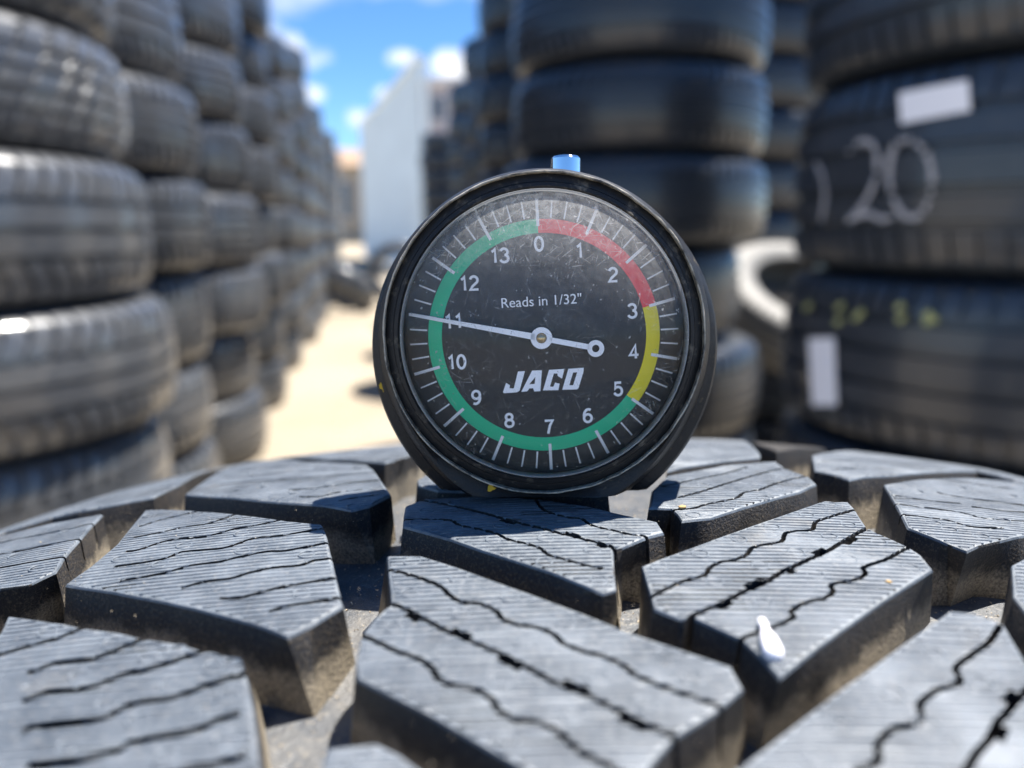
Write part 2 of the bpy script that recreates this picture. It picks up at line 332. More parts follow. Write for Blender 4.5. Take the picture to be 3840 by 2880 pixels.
# each block: top outline, {corner index: its foot on the groove floor}, sipes (points, width mm, depth mm), notches, vent rings
BLOCKS = [
 dict(top=[(545,1910),(715,1911),(900,1929),(1085,1952),(1205,1962),(1222,1995),(1250,2115),(1285,2272),(1160,2345),(1075,2385),(950,2335),(625,2255),(245,2190),(340,2122),(435,2042)],
  sw=0.00072, foot={8:(1187,2690),9:(1187,2690),7:(1335,2482)},
  sipes=[[(520,1975),(600,1950),(680,1930),(790,1905)],[(500,2015),(590,2000),(700,1975),(800,1958),(950,1905)],[(470,2068),(520,2062),(600,2035),(670,2020),(770,2010),(880,1982),(950,1972),(1100,1940)],
   [(430,2124),(520,2112),(620,2092),(680,2070),(790,2060),(860,2050),(950,2018),(1060,2008),(1230,1978)],
   [(450,2178),(530,2166),(620,2148),(720,2120),(820,2108),(890,2090),(1000,2068),(1060,2066),(1160,2050),(1240,2032)],
   [(680,2205),(760,2182),(860,2170),(930,2150),(1020,2130),(1120,2120),(1180,2100),(1255,2092)],
   [(820,2244),(900,2240),(980,2220),(1060,2200),(1150,2185),(1260,2166)],[(1010,2292),(1080,2272),(1160,2262),(1280,2240)]],
  rings=[(560,1932),(640,1990),(690,2045),(905,2000),(910,2065),(600,2115),(1150,2078),(450,2095),(880,1945),(1130,2225)]),
 dict(top=[(-260,2075),(0,2010),(385,1927),(350,1965),(300,2020),(245,2085),(210,2140),(105,2193),(0,2205),(-300,2230)],
  sw=0.0007, foot={2:(440,2042),6:(250,2195),7:(240,2330)},
  sipes=[[(-100,2055),(0,2036),(200,1995),(360,1962)],[(-150,2105),(0,2078),(150,2050),(310,2018)],[(-60,2140),(30,2124),(140,2105),(250,2086)]],
  rings=[(250,1995),(140,2130),(60,2085)]),
 dict(top=[(725,1760),(680,1812),(575,1862),(375,1902),(200,1936),(20,1992),(-160,2060),(-160,2035),(0,1968),(150,1908),(300,1856),(450,1820),(600,1783)],
  foot={0:(750,1826),1:(690,1900)}, sipes=[], rings=[]),
 dict(top=[(870,1730),(1150,1731),(1375,1740),(1405,1765),(1465,1856),(1385,1895),(1315,1912),(1220,1892),(1000,1878),(695,1853)],
  foot={5:(1408,2112),6:(1408,2112),4:(1487,2022)},
  sipes=[[(840,1790),(930,1785),(1060,1770),(1190,1762),(1400,1752)],[(800,1820),(950,1805),(1150,1790),(1300,1780),(1420,1772)],[(1080,1836),(1180,1830),(1300,1812),(1440,1800)],[(1120,1862),(1200,1862),(1270,1846),(1360,1836)],[(1270,1876),(1330,1866),(1400,1858)],[(860,1842),(900,1840)],[(900,1768),(1000,1757),(1200,1748)]],
  rings=[(1325,1897),(1000,1820),(1110,1845),(1240,1815),(950,1775)]),
 dict(top=[(945,1726),(1050,1702),(1200,1672),(1350,1655),(1560,1648),(1560,1690),(1515,1716),(1445,1733),(1200,1718)],
  foot={6:(1512,1868),7:(1512,1868),5:(1560,1800)}, sipes=[[(1150,1700),(1300,1694),(1500,1690)]], rings=[]),
 dict(top=[(1597,1868),(1520,1897),(1510,1970),(1690,2020),(1805,2060),(2075,2145),(2262,2222),(2315,2214),(2314,2150),(2302,2062),(2335,2054),(2432,2010),(2490,1995),(2465,1955),(2400,1940),(2350,1930),(2200,1895),(2000,1868),(1800,1858)],
  foot={6:(2300,2352),7:(2322,2345),12:(2500,2090),10:(2335,2250)},
  sipes=[[(1500,1948),(1600,1946),(1690,1950),(1720,1968),(1800,1985),(1860,2000),(1900,2020),(1980,2040),(2030,2056),(2060,2080),(2140,2104),(2200,2120),(2262,2132)],
   [(2010,1872),(2040,1912),(2120,1938),(2180,1946),(2215,1968),(2300,1990),(2360,2004),(2424,2012),(2445,2030)]],
  grooves=[([(1560,1875),(1620,1882),(1700,1896),(1800,1920),(1880,1942),(1950,1962),(2030,1980),(2100,2000),(2180,2020),(2240,2034),(2290,2048),(2325,2075)],[(4,5),(7,8),(9,10)])],
  rings=[(1565,1958),(1880,1972),(1705,1885),(2045,2018),(1850,2022),(2310,2014),(2220,2062),(2040,2106),(2245,2172),(1600,1915)]),
 dict(top=[(2432,1902),(2515,1906),(2540,1925),(2556,1950),(2665,1940),(3000,1842),(3062,1813),(3032,1786),(2949,1758),(2909,1729),(2734,1742),(2505,1782),(2445,1838)],
  foot={3:(2556,2075),1:(2520,2090)},
  sipes=[[(2540,1865),(2640,1840),(2760,1802),(2840,1780),(2960,1750)],[(2520,1912),(2600,1905),(2660,1888),(2760,1868),(2790,1846),(2850,1836),(2895,1818),(3000,1790),(3050,1780)],[(2480,1826),(2600,1800),(2720,1775),(2800,1750)]],
  rings=[(2735,1895),(2600,1930),(2860,1865),(2640,1820),(2930,1790)]),
 dict(top=[(2405,2121),(2734,2000),(3074,1883),(3179,1880),(3202,1902),(3250,1974),(3274,1988),(3404,2048),(3454,2080),(3499,2135),(3234,2306),(3084,2416),(2925,2540),(2850,2455),(2775,2391),(2600,2312),(2550,2316),(2455,2278),(2430,2195)],
  sw=0.00062, foot={0:(2395,2350),12:(2845,2815),9:(3490,2325),17:(2445,2400)},
  sipes=[[(2440,2236),(2500,2208),(2560,2180),(2640,2158),(2660,2128),(2700,2106),(2749,2100),(2799,2080),(2819,2055),(2859,2042),(2929,2030),(2945,2000),(2985,1990),(3044,1985),(3059,1957),(3124,1935),(3225,1905)],
   [(3420,2045),(3314,2100),(3239,2128),(3247,2150),(3204,2175),(3119,2192),(3124,2220),(3084,2245),(3024,2257),(2964,2292),(2977,2312),(2899,2350),(2840,2370),(2765,2402)]],
  grooves=[([(2575,2325),(2600,2306),(2670,2276),(2740,2246),(2800,2214),(2850,2194),(2890,2172),(2935,2142),(2970,2130),(3010,2108),(3060,2086),(3114,2062),(3149,2038),(3200,2008),(3265,1972)],[(2,3),(4,6),(7,8),(10,11),(12,13)])],
  rings=[(2470,2126),(2625,2075),(2770,2020),(2895,1975),(3110,1890),(3025,1930),(2680,2180),(2850,2120),(2985,2070),(3180,2095),(3295,2032),(3420,2130),(3060,2155),(3110,2010),(3180,1965),(2860,2260)]),
 dict(top=[(1450,2081),(1580,2081),(1700,2121),(2050,2246),(2350,2366),(2740,2496),(2787,2582),(2690,2661),(2530,2760),(2440,2860),(2330,3080),(1920,2855),(1600,2672),(1340,2545),(1332,2481),(1355,2385),(1400,2321),(1440,2286),(1470,2266),(1456,2141)],
  sw=0.00068, foot={0:(1415,2300),13:(1335,2790),6:(2800,2790)},
  sipes=[[(1440,2136),(1485,2141),(1600,2176),(1655,2201),(1680,2226),(1730,2256),(1800,2262),(1860,2291),(1885,2321),(1940,2341),(2025,2356),(2080,2381),(2115,2414),(2190,2441),(2270,2461),(2340,2496),(2380,2531),(2450,2561),(2550,2596),(2690,2644),(2720,2660)],
   [(1355,2381),(1490,2441),(1580,2476),(1625,2511),(1640,2541),(1700,2571),(1775,2581),(1845,2621),(1870,2661),(1940,2701),(2025,2711),(2100,2751),(2150,2801),(2210,2840),(2300,2880),(2400,2960)]],
  grooves=[([(1450,2258),(1475,2266),(1535,2291),(1590,2321),(1675,2366),(1765,2404),(1870,2446),(1980,2501),(2090,2562),(2210,2610),(2325,2666),(2450,2726),(2535,2766),(2570,2790)],[(2,3),(4,5),(6,7),(8,9),(10,11)])],
  rings=[(1545,2105),(1535,2220),(1720,2170),(1475,2350),(1725,2300),(1910,2238),(1660,2450),(1880,2555),(1960,2400),(2120,2335),(2240,2540),(2420,2640),(2150,2680),(1900,2780),(2500,2450),(2600,2540)]),
 dict(top=[(30,2306),(240,2336),(310,2352),(450,2370),(530,2392),(665,2412),(755,2436),(815,2446),(900,2486),(925,2531),(950,2651),(965,2780),(985,2990),(-300,3000),(-300,2600),(0,2372)],
  sw=0.0009, foot={9:(985,2640)},
  sipes=[[(-60,2475),(0,2455),(100,2425),(220,2390),(320,2350)],[(100,2525),(200,2490),(330,2475),(430,2440),(550,2392)],[(80,2630),(170,2600),(260,2590),(370,2565),(440,2537),(590,2500),(650,2480),(780,2436)],
   [(80,2745),(150,2722),(250,2712),(390,2692),(450,2660),(520,2632),(600,2622),(680,2606),(800,2560),(935,2520)],[(100,2875),(200,2862),(300,2852),(430,2818),(480,2790),(560,2767),(650,2755),(740,2738),(820,2700),(900,2675)],[(480,2950),(700,2885),(800,2870),(920,2830)]],
  rings=[(180,2370),(420,2410),(660,2440),(300,2530),(560,2460),(800,2500),(120,2580),(400,2640),(640,2570),(860,2600),(260,2790),(520,2700),(780,2660),(850,2770),(620,2840)]),
 dict(top=[(2800,2856),(3489,2338),(3560,2290),(3650,2296),(3734,2326),(3768,2345),(3850,2482),(4000,2700),(4000,3100),(2560,3100)],
  sw=0.00066, foot={}, sipes=[[(3752,2345),(3734,2371),(3709,2406),(3644,2456),(3599,2489),(3584,2513),(3602,2546),(3579,2569),(3514,2586),(3464,2621),(3449,2651),(3458,2681),(3429,2714),(3359,2731),(3314,2761),(3289,2801),(3297,2836),(3274,2868),(3200,2890)]],
  grooves=[([(3870,2570),(3839,2601),(3790,2655),(3744,2706),(3714,2771),(3659,2831),(3634,2871),(3600,2920)],[(1,2),(3,4)])],
  rings=[(3500,2450),(3640,2380),(3350,2600),(3150,2720),(3480,2720),(3680,2560),(3560,2790),(3050,2840)]),
 dict(top=[(3314,1815),(3444,1797),(3634,1791),(3840,1808),(4050,1835),(4100,1950),(3840,2008),(3669,2046),(3630,2068),(3554,2038),(3529,2025),(3404,1977),(3374,1920)],
  foot={8:(3560,2270),9:(3556,2268),7:(3652,2232),11:(3400,2040),12:(3290,1975)},
  sipes=[[(3344,1855),(3434,1870),(3514,1880),(3604,1888)],[(3354,1887),(3434,1900),(3544,1912),(3634,1928),(3684,1943),(3840,1953),(3920,1960)],[(3374,1928),(3474,1940),(3554,1950),(3624,1970),(3684,1978),(3764,1980)],
   [(3514,1847),(3614,1865),(3734,1880),(3840,1895),(3930,1905)],[(3644,1900),(3740,1912),(3840,1920),(3940,1930)],[(3544,1802),(3634,1810),(3724,1825),(3800,1830)]],
  rings=[(3500,1960),(3680,2010),(3440,1845),(3600,1830),(3760,1950),(3560,1985),(3790,1860)]),
 dict(top=[(3044,1707),(3184,1690),(3359,1692),(3484,1710),(3574,1738),(3662,1764),(3354,1780),(3234,1786),(3184,1797),(3129,1777),(3056,1762)],
  foot={8:(3180,1880),9:(3140,1880),7:(3225,1905)}, sipes=[[(3080,1730),(3250,1725),(3420,1735),(3560,1752)],[(3120,1760),(3250,1755),(3400,1765)]], rings=[(3200,1745)]),
 dict(top=[(2834,1664),(2870,1650),(3100,1655),(3379,1688),(3200,1688),(2912,1690)], foot={}, sipes=[], rings=[]),
 dict(top=[(2560,1645),(2830,1648),(2850,1700),(2850,1713),(2555,1750),(2500,1765)], foot={}, sipes=[], rings=[]),
 dict(top=[(3560,1722),(3640,1738),(3760,1768),(3930,1822),(3800,1798),(3670,1764)], foot={}, sipes=[], rings=[]),
 dict(top=[(728,1752),(790,1730),(872,1712),(866,1727),(740,1766)], foot={}, sipes=[], rings=[]),
 dict(top=[(1566,1800),(1600,1778),(1900,1776),(2200,1812),(2275,1832),(2282,1850),(2230,1856),(2000,1846),(1640,1838),(1568,1818)], foot={5:(2288,1940)}, sipes=[], rings=[]),
 dict(top=[(3790,2120),(3835,2095),(4050,2060),(4150,2250),(3990,2420),(3880,2330),(3800,2235)], foot={0:(3765,2330)}, sipes=[], rings=[]),
 dict(top=[(1225,2802),(1410,2784),(1500,2828),(1575,2885),(1760,3020),(1160,3020)], foot={}, sipes=[], rings=[(1350,2850)]),
]
def build_block(b):
    pts = [unproj(*p) for p in b['top']]
    botp = offset_poly(pts, 0.0011)
    for i, p in b['foot'].items():
        q = unproj(*p, DEPTH)
        if math.hypot(q[0] - pts[i][0], q[1] - pts[i][1]) < 0.0085: botp[i] = q
    area = sum(pts[i][0] * pts[(i + 1) % len(pts)][1] - pts[(i + 1) % len(pts)][0] * pts[i][1] for i in range(len(pts)))
    if area < 0: pts.reverse(); botp.reverse()
    bm = bmesh.new(); n = len(pts)
    tv = [bm.verts.new((*p, 0)) for p in pts]; bv = [bm.verts.new((*p, -DEPTH - 0.001)) for p in botp]
    tf = bm.faces.new(tv); bm.faces.new(list(reversed(bv)))
    for i in range(n): bm.faces.new((tv[i], bv[i], bv[(i + 1) % n], tv[(i + 1) % n]))
    bmesh.ops.remove_doubles(bm, verts=bm.verts, dist=1e-5)
    bmesh.ops.recalc_face_normals(bm, faces=bm.faces)
    te = [e for e in bm.edges if all(abs(v.co.z) < 1e-6 for v in e.verts)]
    bmesh.ops.bevel(bm, geom=te, offset=0.00042, segments=2, affect='EDGES', profile=0.5, clamp_overlap=True)
    m = bm_mesh('tread_block', bm)
    cut = []
    for s in b['sipes']: cut.append(ribbon(smooth_line([unproj(*p) for p in s]), b.get('sw', 0.00058), 0.006))
    for (g, notch) in b.get('grooves', []):
        q = [unproj(*p) for p in g]; cut.append(ribbon(q, 0.0007, 0.0075))
        for kq, (i, j) in enumerate(notch):
            a, c = Vector(q[i]), Vector(q[j]); e = (c - a).normalized(); sd = Vector((-e.y, e.x)) * (0.00042 if kq % 2 else -0.00042)
            cut.append(ribbon([tuple(a.lerp(c, 0.1) + sd), tuple(a.lerp(c, 0.9) + sd)], 0.00115, 0.0071))
    if cut: m = boolean_cut(m, cut)
    bm = bmesh.new(); bm.from_mesh(m)
    xs = [v.co.x for v in bm.verts]; ys = [v.co.y for v in bm.verts]
    for k in range(math.ceil(min(xs) / 0.008), math.floor(max(xs) / 0.008) + 1):
        bmesh.ops.bisect_plane(bm, geom=bm.verts[:] + bm.edges[:] + bm.faces[:], plane_co=(k * 0.008 + 0.0013, 0, 0), plane_no=(1, 0, 0), dist=1e-7)
    for k in range(math.ceil(min(ys) / 0.006), math.floor(max(ys) / 0.006) + 1):
        bmesh.ops.bisect_plane(bm, geom=bm.verts[:] + bm.edges[:] + bm.faces[:], plane_co=(0, k * 0.006 + 0.0017, 0), plane_no=(0, 1, 0), dist=1e-7)
    # moulded ribs across the top: thin grooves every millimetre
    PIT, y0_, y1_ = 0.00100, min(ys), max(ys)
    tops = [f for f in bm.faces if f.normal.z > 0.95 and f.calc_center_median().z > -0.00005]
    low = set()
    for k in range(math.ceil(y0_ / PIT), math.floor(y1_ / PIT) + 1):
        for q, off in enumerate((0.0, 0.00009, 0.00027, 0.00036)):
            yy = k * PIT + off + 0.00003 * math.sin(k * 1.7)
            g = set(tops)
            for f in tops: g.update(f.edges); g.update(f.verts)
            near = [f for f in tops if f.is_valid and min(v.co.y for v in f.verts) < yy < max(v.co.y for v in f.verts)]
            if not near: continue
            g = set(near)
            for f in near: g.update(f.edges); g.update(f.verts)
            r = bmesh.ops.bisect_plane(bm, geom=list(g), plane_co=(0, yy, 0), plane_no=(0, 1, 0), dist=1e-8)
            for e in r['geom']:
                if isinstance(e, bmesh.types.BMFace): tops.append(e)
                elif q in (1, 2) and isinstance(e, bmesh.types.BMVert) and abs(e.co.y - yy) < 1e-6: low.add(e)
            tops = list({f for f in tops if f.is_valid})
    for v in low:
        if v.is_valid: v.co.z -= 0.00024 * min(max(0.85 + 1.1 * mathutils.noise.noise(Vector((v.co.x * 130, v.co.y * 130, 3.3))), 0.15), 1.3)
    for v in bm.verts:
        if v.co.z > -0.0012: v.co += mathutils.noise.noise_vector(v.co * 700) * 0.00006 + mathutils.noise.noise_vector(v.co * 160) * 0.00008
    bm.normal_update()
    uvl = bm.loops.layers.uv.verify(); dvl = bm.loops.layers.uv.new('depth')
    for f in bm.faces:
        f.material_index = 0 if (f.normal.z > 0.3 and f.calc_center_median().z > -0.0008) else 1
        for l in f.loops: l[uvl].uv = (l.vert.co.x * 1000, l.vert.co.y * 1000); l[dvl].uv = (-l.vert.co.z / DEPTH, 0)
    for v in bm.verts: v.co = surf(v.co.x, v.co.y, -v.co.z)
    m2 = bpy.data.meshes.new('tread_block'); m2.materials.append(M['top']); m2.materials.append(M['side'])
    bm.to_mesh(m2); bm.free(); auto_sharp(m2, 24)
    o = local(obj('tread_block', m2, None, tyre))
    for p in b['rings']:
        u, s = unproj(*p); c = surf(u, s); nrm = (surf(u, s, -0.01) - c).normalized()
        r = obj('vent_mark', ring_mesh, M['top'], o); r.location = c; r.rotation_euler = nrm.to_track_quat('Z', 'Y').to_euler()
    return o
built = [build_block(b) for b in BLOCKS]
# the same pattern carried on round the tyre beyond the picture
PERIOD = 2 * math.pi * TYRE_R / 77
UNIT = [(0, 1, -2), (1, 1, -1), (5, 1, -3), (7, 1, -2), (11, 1, -2), (1, -1, -1)]     # block, mirror, first step nearer than the traced ones
def turned(k, mir):
    m_ = Matrix.Translation(TC) @ Matrix.Rotation(-k * PERIOD / TYRE_R, 4, 'X')
    if mir < 0: m_ = m_ @ Matrix.Diagonal((-1, 1, 1, 1))
    return m_ @ Matrix.Translation(-TC)
for (i, mir, k0) in UNIT:
    for k in list(range(k0, k0 - 9, -1)) + list(range(5, 13)):
        o = built[i].copy(); C.objects.link(o); o.matrix_basis = turned(k, mir)

# carcass: groove floor, shoulders, sidewalls
def carcass():
    pr = []
    hw = 0.132
    for i in range(31):
        u = U0 - hw + 2 * hw * i / 30; pr.append((u - U0, TYRE_R - prof(u) - DEPTH))
    rs = pr[-1][1]
    side = [(0.140, rs - 0.010), (0.147, rs - 0.032), (0.146, rs - 0.062), (0.138, rs - 0.092), (0.128, 0.215), (0.120, 0.205), (0.110, 0.212)]
    inner = [(0.117, 0.24), (0.128, 0.27), (0.118, rs - 0.02), (0.08, TYRE_R - 0.028), (-0.08, TYRE_R - 0.028), (-0.118, rs - 0.02), (-0.128, 0.27), (-0.117, 0.24)]
    full = pr + side + inner + [(-a, r) for a, r in reversed(side)]
    return lathe([(r, a) for a, r in full], 160, 'X', 'carcass', True, True)
cs = obj('carcass', carcass(), M['floor'], tyre); cs.location = (0, 0, TYRE_R)

# the far side of the tyre, out of view: the same outlines as plain blocks in one part
def rest_blocks():
    bm = bmesh.new()
    for (i, mir, k0) in UNIT:
        pts = [unproj(*p) for p in BLOCKS[i]['top']]
        for k in range(13, 77 + k0 - 8):
            q = [(U0 + mir * (u - U0), s_ + k * PERIOD) for u, s_ in pts]
            tv = [bm.verts.new(surf(*p)) for p in q]; bv = [bm.verts.new(surf(*p, DEPTH + 0.001)) for p in offset_poly(q, 0.001)]
            bm.faces.new(tv)
            for j in range(len(q)): bm.faces.new((tv[j], tv[(j + 1) % len(q)], bv[(j + 1) % len(q)], bv[j]))
    return bm_mesh('tread_remainder', bm)
local(obj('tread_remainder', rest_blocks(), M['side'], tyre, kind='stuff'))

# ------------------------------------------------------------------ ground
gm = mesh_of('ground', [(-400, -60, 0), (400, -60, 0), (400, 900, 0), (-400, 900, 0)], [(0, 1, 2, 3)])
obj('ground', gm, M['ground'], kind='structure', label='pale sandy ground of the tyre yard')

# ------------------------------------------------------------------ stacked tyres
def tyre_meshes(ro, wd, style, pitches=60):
    """lying tyre, axis Z, from z=0 to z=wd: returns tread band and sidewall meshes"""
    h = wd / 2; tw = wd * (0.36 if style != 'truck' else 0.40); gd = 0.0105
    grooves = {'ribs': (-0.55, -0.18, 0.18, 0.55), 'rounds': (-0.5, 0.0, 0.5), 'blocks': (-0.62, -0.22, 0.22, 0.62), 'truck': (-0.66, -0.24, 0.24, 0.66)}[style]
    gw = 0.062
    zs = [-1.0, -0.88]
    row = []
    for g in grooves: zs += [g - gw, g - gw * 0.75, g + gw * 0.75, g + gw]
    zs += [0.88, 1.0]; zs = sorted(set(zs + [(-1 + grooves[0]) / 2, (1 + grooves[-1]) / 2]))
    def rad(z):
        r = ro - 0.007 * z * z - (0.002 if abs(z) > 0.95 else 0)
        for g in grooves:
            if abs(z - g) <= gw * 0.8: r -= gd
        return r
    shoulder = [(ro - 0.011, 0.398), (ro - 0.018, 0.430), (ro - 0.028, 0.459), (ro - 0.042, 0.482), (ro - 0.060, 0.495)]
    if style == 'truck': shoulder = [(ro - 0.011, 0.428), (ro - 0.018, 0.451), (ro - 0.028, 0.468), (ro - 0.042, 0.486), (ro - 0.060, 0.496)]
    A = []                                              # angles with thin slots
    for i in range(pitches):
        a = 2 * math.pi * i / pitches; da = 2 * math.pi / pitches
        A += [(a, 0), (a + 0.72 * da, 0), (a + 0.75 * da, 1), (a + 0.97 * da, 1)]
    skew = {'ribs': 0.05, 'rounds': 0.10, 'blocks': 0.14, 'truck': 0.04}[style]
    V, F = [], []
    prof_ = [('s', -1, p) for p in reversed(shoulder)] + [('t', z, None) for z in zs] + [('s', 1, p) for p in shoulder]
    K = len(prof_)
    for (a, slot) in A:
        for (kind, z, p) in prof_:
            if kind == 's':
                r, zz = p[0] - (0.006 if slot and p[1] < 0.46 else 0), h + z * p[1] * wd; aa = a + skew * (1.0)
            else:
                r = rad(z); zz = h + z * tw
                depth = 0.008 if style in ('blocks',) else (0.008 if abs(z) > abs(grooves[-1]) else 0.0)
                if style == 'truck': depth = 0.0065 if abs(z) > abs(grooves[-1]) else 0.0
                if slot: r = min(r, ro - 0.007 * z * z - depth - (0.004 if abs(z) > 0.95 else 0))
                aa = a + skew * abs(z) * (1 if style != 'blocks' else math.copysign(1, z) * 0.8)
            V.append((r * math.cos(aa), r * math.sin(aa), zz))
    n = len(A)
    for i in range(n):
        j = (i + 1) % n
        for k in range(K - 1): F.append((i * K + k, j * K + k, j * K + k + 1, i * K + k + 1))
    tread = mesh_of('tread', V, F); auto_sharp(tread, 40)
    ri = ro * 0.64
    sw = [(ro - 0.060, 0.495), (ro - 0.072, 0.5), (ro - 0.085, 0.497), (ri + 0.022, 0.44), (ri + 0.008, 0.41), (ri, 0.37), (ri + 0.012, 0.34), (ro - 0.06, 0.42), (ro - 0.02, 0.30)]
    p = [(r, h + z * wd) for r, z in sw] + [(r, h - z * wd) for r, z in reversed(sw)]
    wall = lathe(p, 96, 'Z', 'sidewall')
    return tread, wall
VAR = {}
def variant(style, ro, wd, mat):
    key = (style, round(ro, 3), round(wd, 3), mat)
    if key not in VAR:
        t, s = tyre_meshes(ro, wd, style, 48 if style == 'blocks' else 68)
        t.materials.append(M[mat]); s.materials.append(M[mat]); VAR[key] = (t, s)
    return VAR[key]
ORD = ['lowest', 'second', 'third', 'fourth', 'fifth', 'sixth', 'seventh', 'eighth', 'ninth', 'tenth', 'eleventh', 'twelfth']
def put_tyre(style, ro, wd, mat, loc, rot, label, group):
    r = empty('tyre', loc, label=label, category='tyre', group=group); r.rotation_euler = rot
    t, s = variant(style, ro, wd, mat)
    obj('tread', t, None, r); obj('sidewall', s, None, r)
    return r
def stack(X, Y, ro, widths, styles, mat, phrase, group, jitter=0.012, vary=True, radii={}, shift={}):
    z = 0.0; res = []; rng = random.Random(hash((round(X, 2), round(Y, 2))) & 0xffff)
    for i, wd in enumerate(widths):
        st = styles[i % len(styles)]
        lab = f'{ORD[i]} tyre up from the ground in {phrase}' if i else f'lowest tyre, on the ground, in {phrase}'
        r = put_tyre(st, radii.get(i, ro) + (rng.choice((-0.014, -0.006, 0, 0.006, 0.01)) if vary else 0), wd, mat, (X + shift.get(i, 0) + rng.uniform(-jitter, jitter), Y + rng.uniform(-jitter, jitter), z),
                     (0, 0, rng.uniform(0, 6.28)), lab, group)
        res.append(r); z += wd + 0.0005
    return res
ELEV = math.asin(pdir(CX, 0).z)
def fill(d, n_w, zmax=1.88):
    """tyre widths from the ground up while the tyre still shows in the picture"""
    lim = min(zmax, CAM.z + d * math.tan(ELEV) + 0.02); res = []; z = 0; i = 0
    while z < lim and len(res) < 11: res.append(n_w[i % len(n_w)]); z += res[-1]; i += 1
    if z > zmax + 0.05: res.pop()
    return res
def by_right_edge(px, d, ro):
    a = math.atan((px - CX) / FPX) - math.asin(ro / d); return d * math.sin(a), d * math.cos(a)
GL = 'tyres stacked along the left side of the aisle'
lefts = [(545, 1.56, 0.365, [0.215, 0.215, 0.203, 0.213, 0.182, 0.22], ['truck', 'rounds', 'rounds', 'rounds', 'blocks', 'blocks'], 'the big nearest stack at the left edge'),
         (790, 2.12, 0.335, None, ['ribs', 'rounds'], 'the second stack of the left row'), (975, 2.72, 0.335, None, ['rounds', 'ribs'], 'the third stack of the left row'),
         (1072, 3.5, 0.33, None, ['ribs'], 'the fourth stack of the left row'), (1138, 4.45, 0.33, None, ['rounds'], 'the fifth stack of the left row'),
         (1190, 5.5, 0.33, None, ['ribs'], 'the sixth stack of the left row'), (1230, 6.7, 0.33, None, ['ribs'], 'the seventh stack of the left row'),
         (1262, 8.1, 0.33, None, ['ribs'], 'the eighth stack of the left row'), (1292, 9.8, 0.33, None, ['ribs'], 'the farthest stack of the left row')]
for k, (px, d, ro, wds, sty, ph) in enumerate(lefts):
    X, Y = by_right_edge(px, d, ro)
    if wds is None: wds = fill(d - ro, [[0.205, 0.225, 0.215], [0.215, 0.205, 0.225], [0.22, 0.21, 0.2]][k % 3])
    stack(X, Y, ro, wds, sty, 'tyre', ph, GL, 0.022 if k else 0.008, shift={i: 0.036 for i in range(4)} if k == 0 else {})
GR = 'tyres stacked along the right side of the aisle'
# the wide stack right behind the gauge and the row running away behind it
stack(0.316, 2.066, 0.332, [0.2355, 0.2355, 0.2355, 0.203, 0.203, 0.203, 0.205], ['ribs'], 'tyre_dark', 'the wide dark stack right behind the gauge', GR, 0.006, radii={2: 0.285})
def by_left_edge(px, d, ro):
    a = math.atan((px - CX) / FPX) + math.asin(ro / d); return d * math.sin(a), d * math.cos(a)
for (px, d, ph, zt) in ((1800, 4.0, 'the dark stack just left behind the wide one', 1.84), (1752, 5.0, 'the second dark stack left behind the wide one', 1.86),
                        (1698, 6.4, 'the third dark stack left behind the wide one', 1.86), (1588, 9.6, 'the farthest dark stack left of the gauge', 1.84)):
    X, Y = by_left_edge(px, d, 0.33); stack(X, Y, 0.33, fill(d, [0.208, 0.2, 0.214], zt), ['ribs'], 'tyre_dark', ph, GR)
X, Y = by_right_edge(3035, 3.75, 0.33)
stack(X, Y, 0.33, fill(3.4, [0.21, 0.2]), ['rounds'], 'tyre_dark', 'the stack glimpsed left of the numbered one', GR)
RX, RY, RR = 0.826, 1.245, 0.362
right = stack(RX, RY, RR, [0.19, 0.238, 0.250, 0.277, 0.265], ['truck'], 'tyre_dark', 'the near right stack with the crayon number', GR, 0.0, False)
NUM, LOW = right[3], right[2]

# stickers and crayon marks on the near right stack, each lying on its tyre
def hit(px, py, r, cx=RX, cy=RY):
    D = pdir(px, py); o = CAM - Vector((cx, cy, 0)); a = D.x ** 2 + D.y ** 2; b = 2 * (o.x * D.x + o.y * D.y); c = o.x ** 2 + o.y ** 2 - r * r
    t = (-b - math.sqrt(max(b * b - 4 * a * c, 0))) / (2 * a); P = CAM + D * t
    return math.atan2(P.y - cy, P.x - cx), P.z
def sheet(name, quad, mat, parent, r, th=0.0012, nx=8, ny=3):
    """a thin sheet bent round the tyre through four traced corners"""
    q = [hit(*p, r) for p in quad]; V = []; F = []
    for lay in (0, 1):
        for j in range(ny + 1):
            for i in range(nx + 1):
                s, t = i / nx, j / ny
                a = (q[0][0] * (1 - s) + q[1][0] * s) * (1 - t) + (q[3][0] * (1 - s) + q[2][0] * s) * t
                z = (q[0][1] * (1 - s) + q[1][1] * s) * (1 - t) + (q[3][1] * (1 - s) + q[2][1] * s) * t
                rr = r + lay * th; V.append((RX + rr * math.cos(a), RY + rr * math.sin(a), z))
    n = (nx + 1) * (ny + 1)
    for lay in (0, 1):
        for j in range(ny):
            for i in range(nx):
                a = lay * n + j * (nx + 1) + i; F.append((a, a + 1, a + nx + 2, a + nx + 1))
    m = mesh_of(name, V, F); o = obj(name, m, mat, parent); o.matrix_parent_inverse = (Matrix.Translation(parent.location) @ parent.rotation_euler.to_matrix().to_4x4()).inverted(); return o
sheet('sticker', [(3372, 350), (3632, 300), (3640, 415), (3380, 465)], M['sticker'], NUM, RR + 0.002)
sheet('sticker', [(3034, 1268), (3130, 1266), (3140, 1520), (3048, 1520)], M['sticker'], LOW, RR + 0.002, nx=4, ny=6)
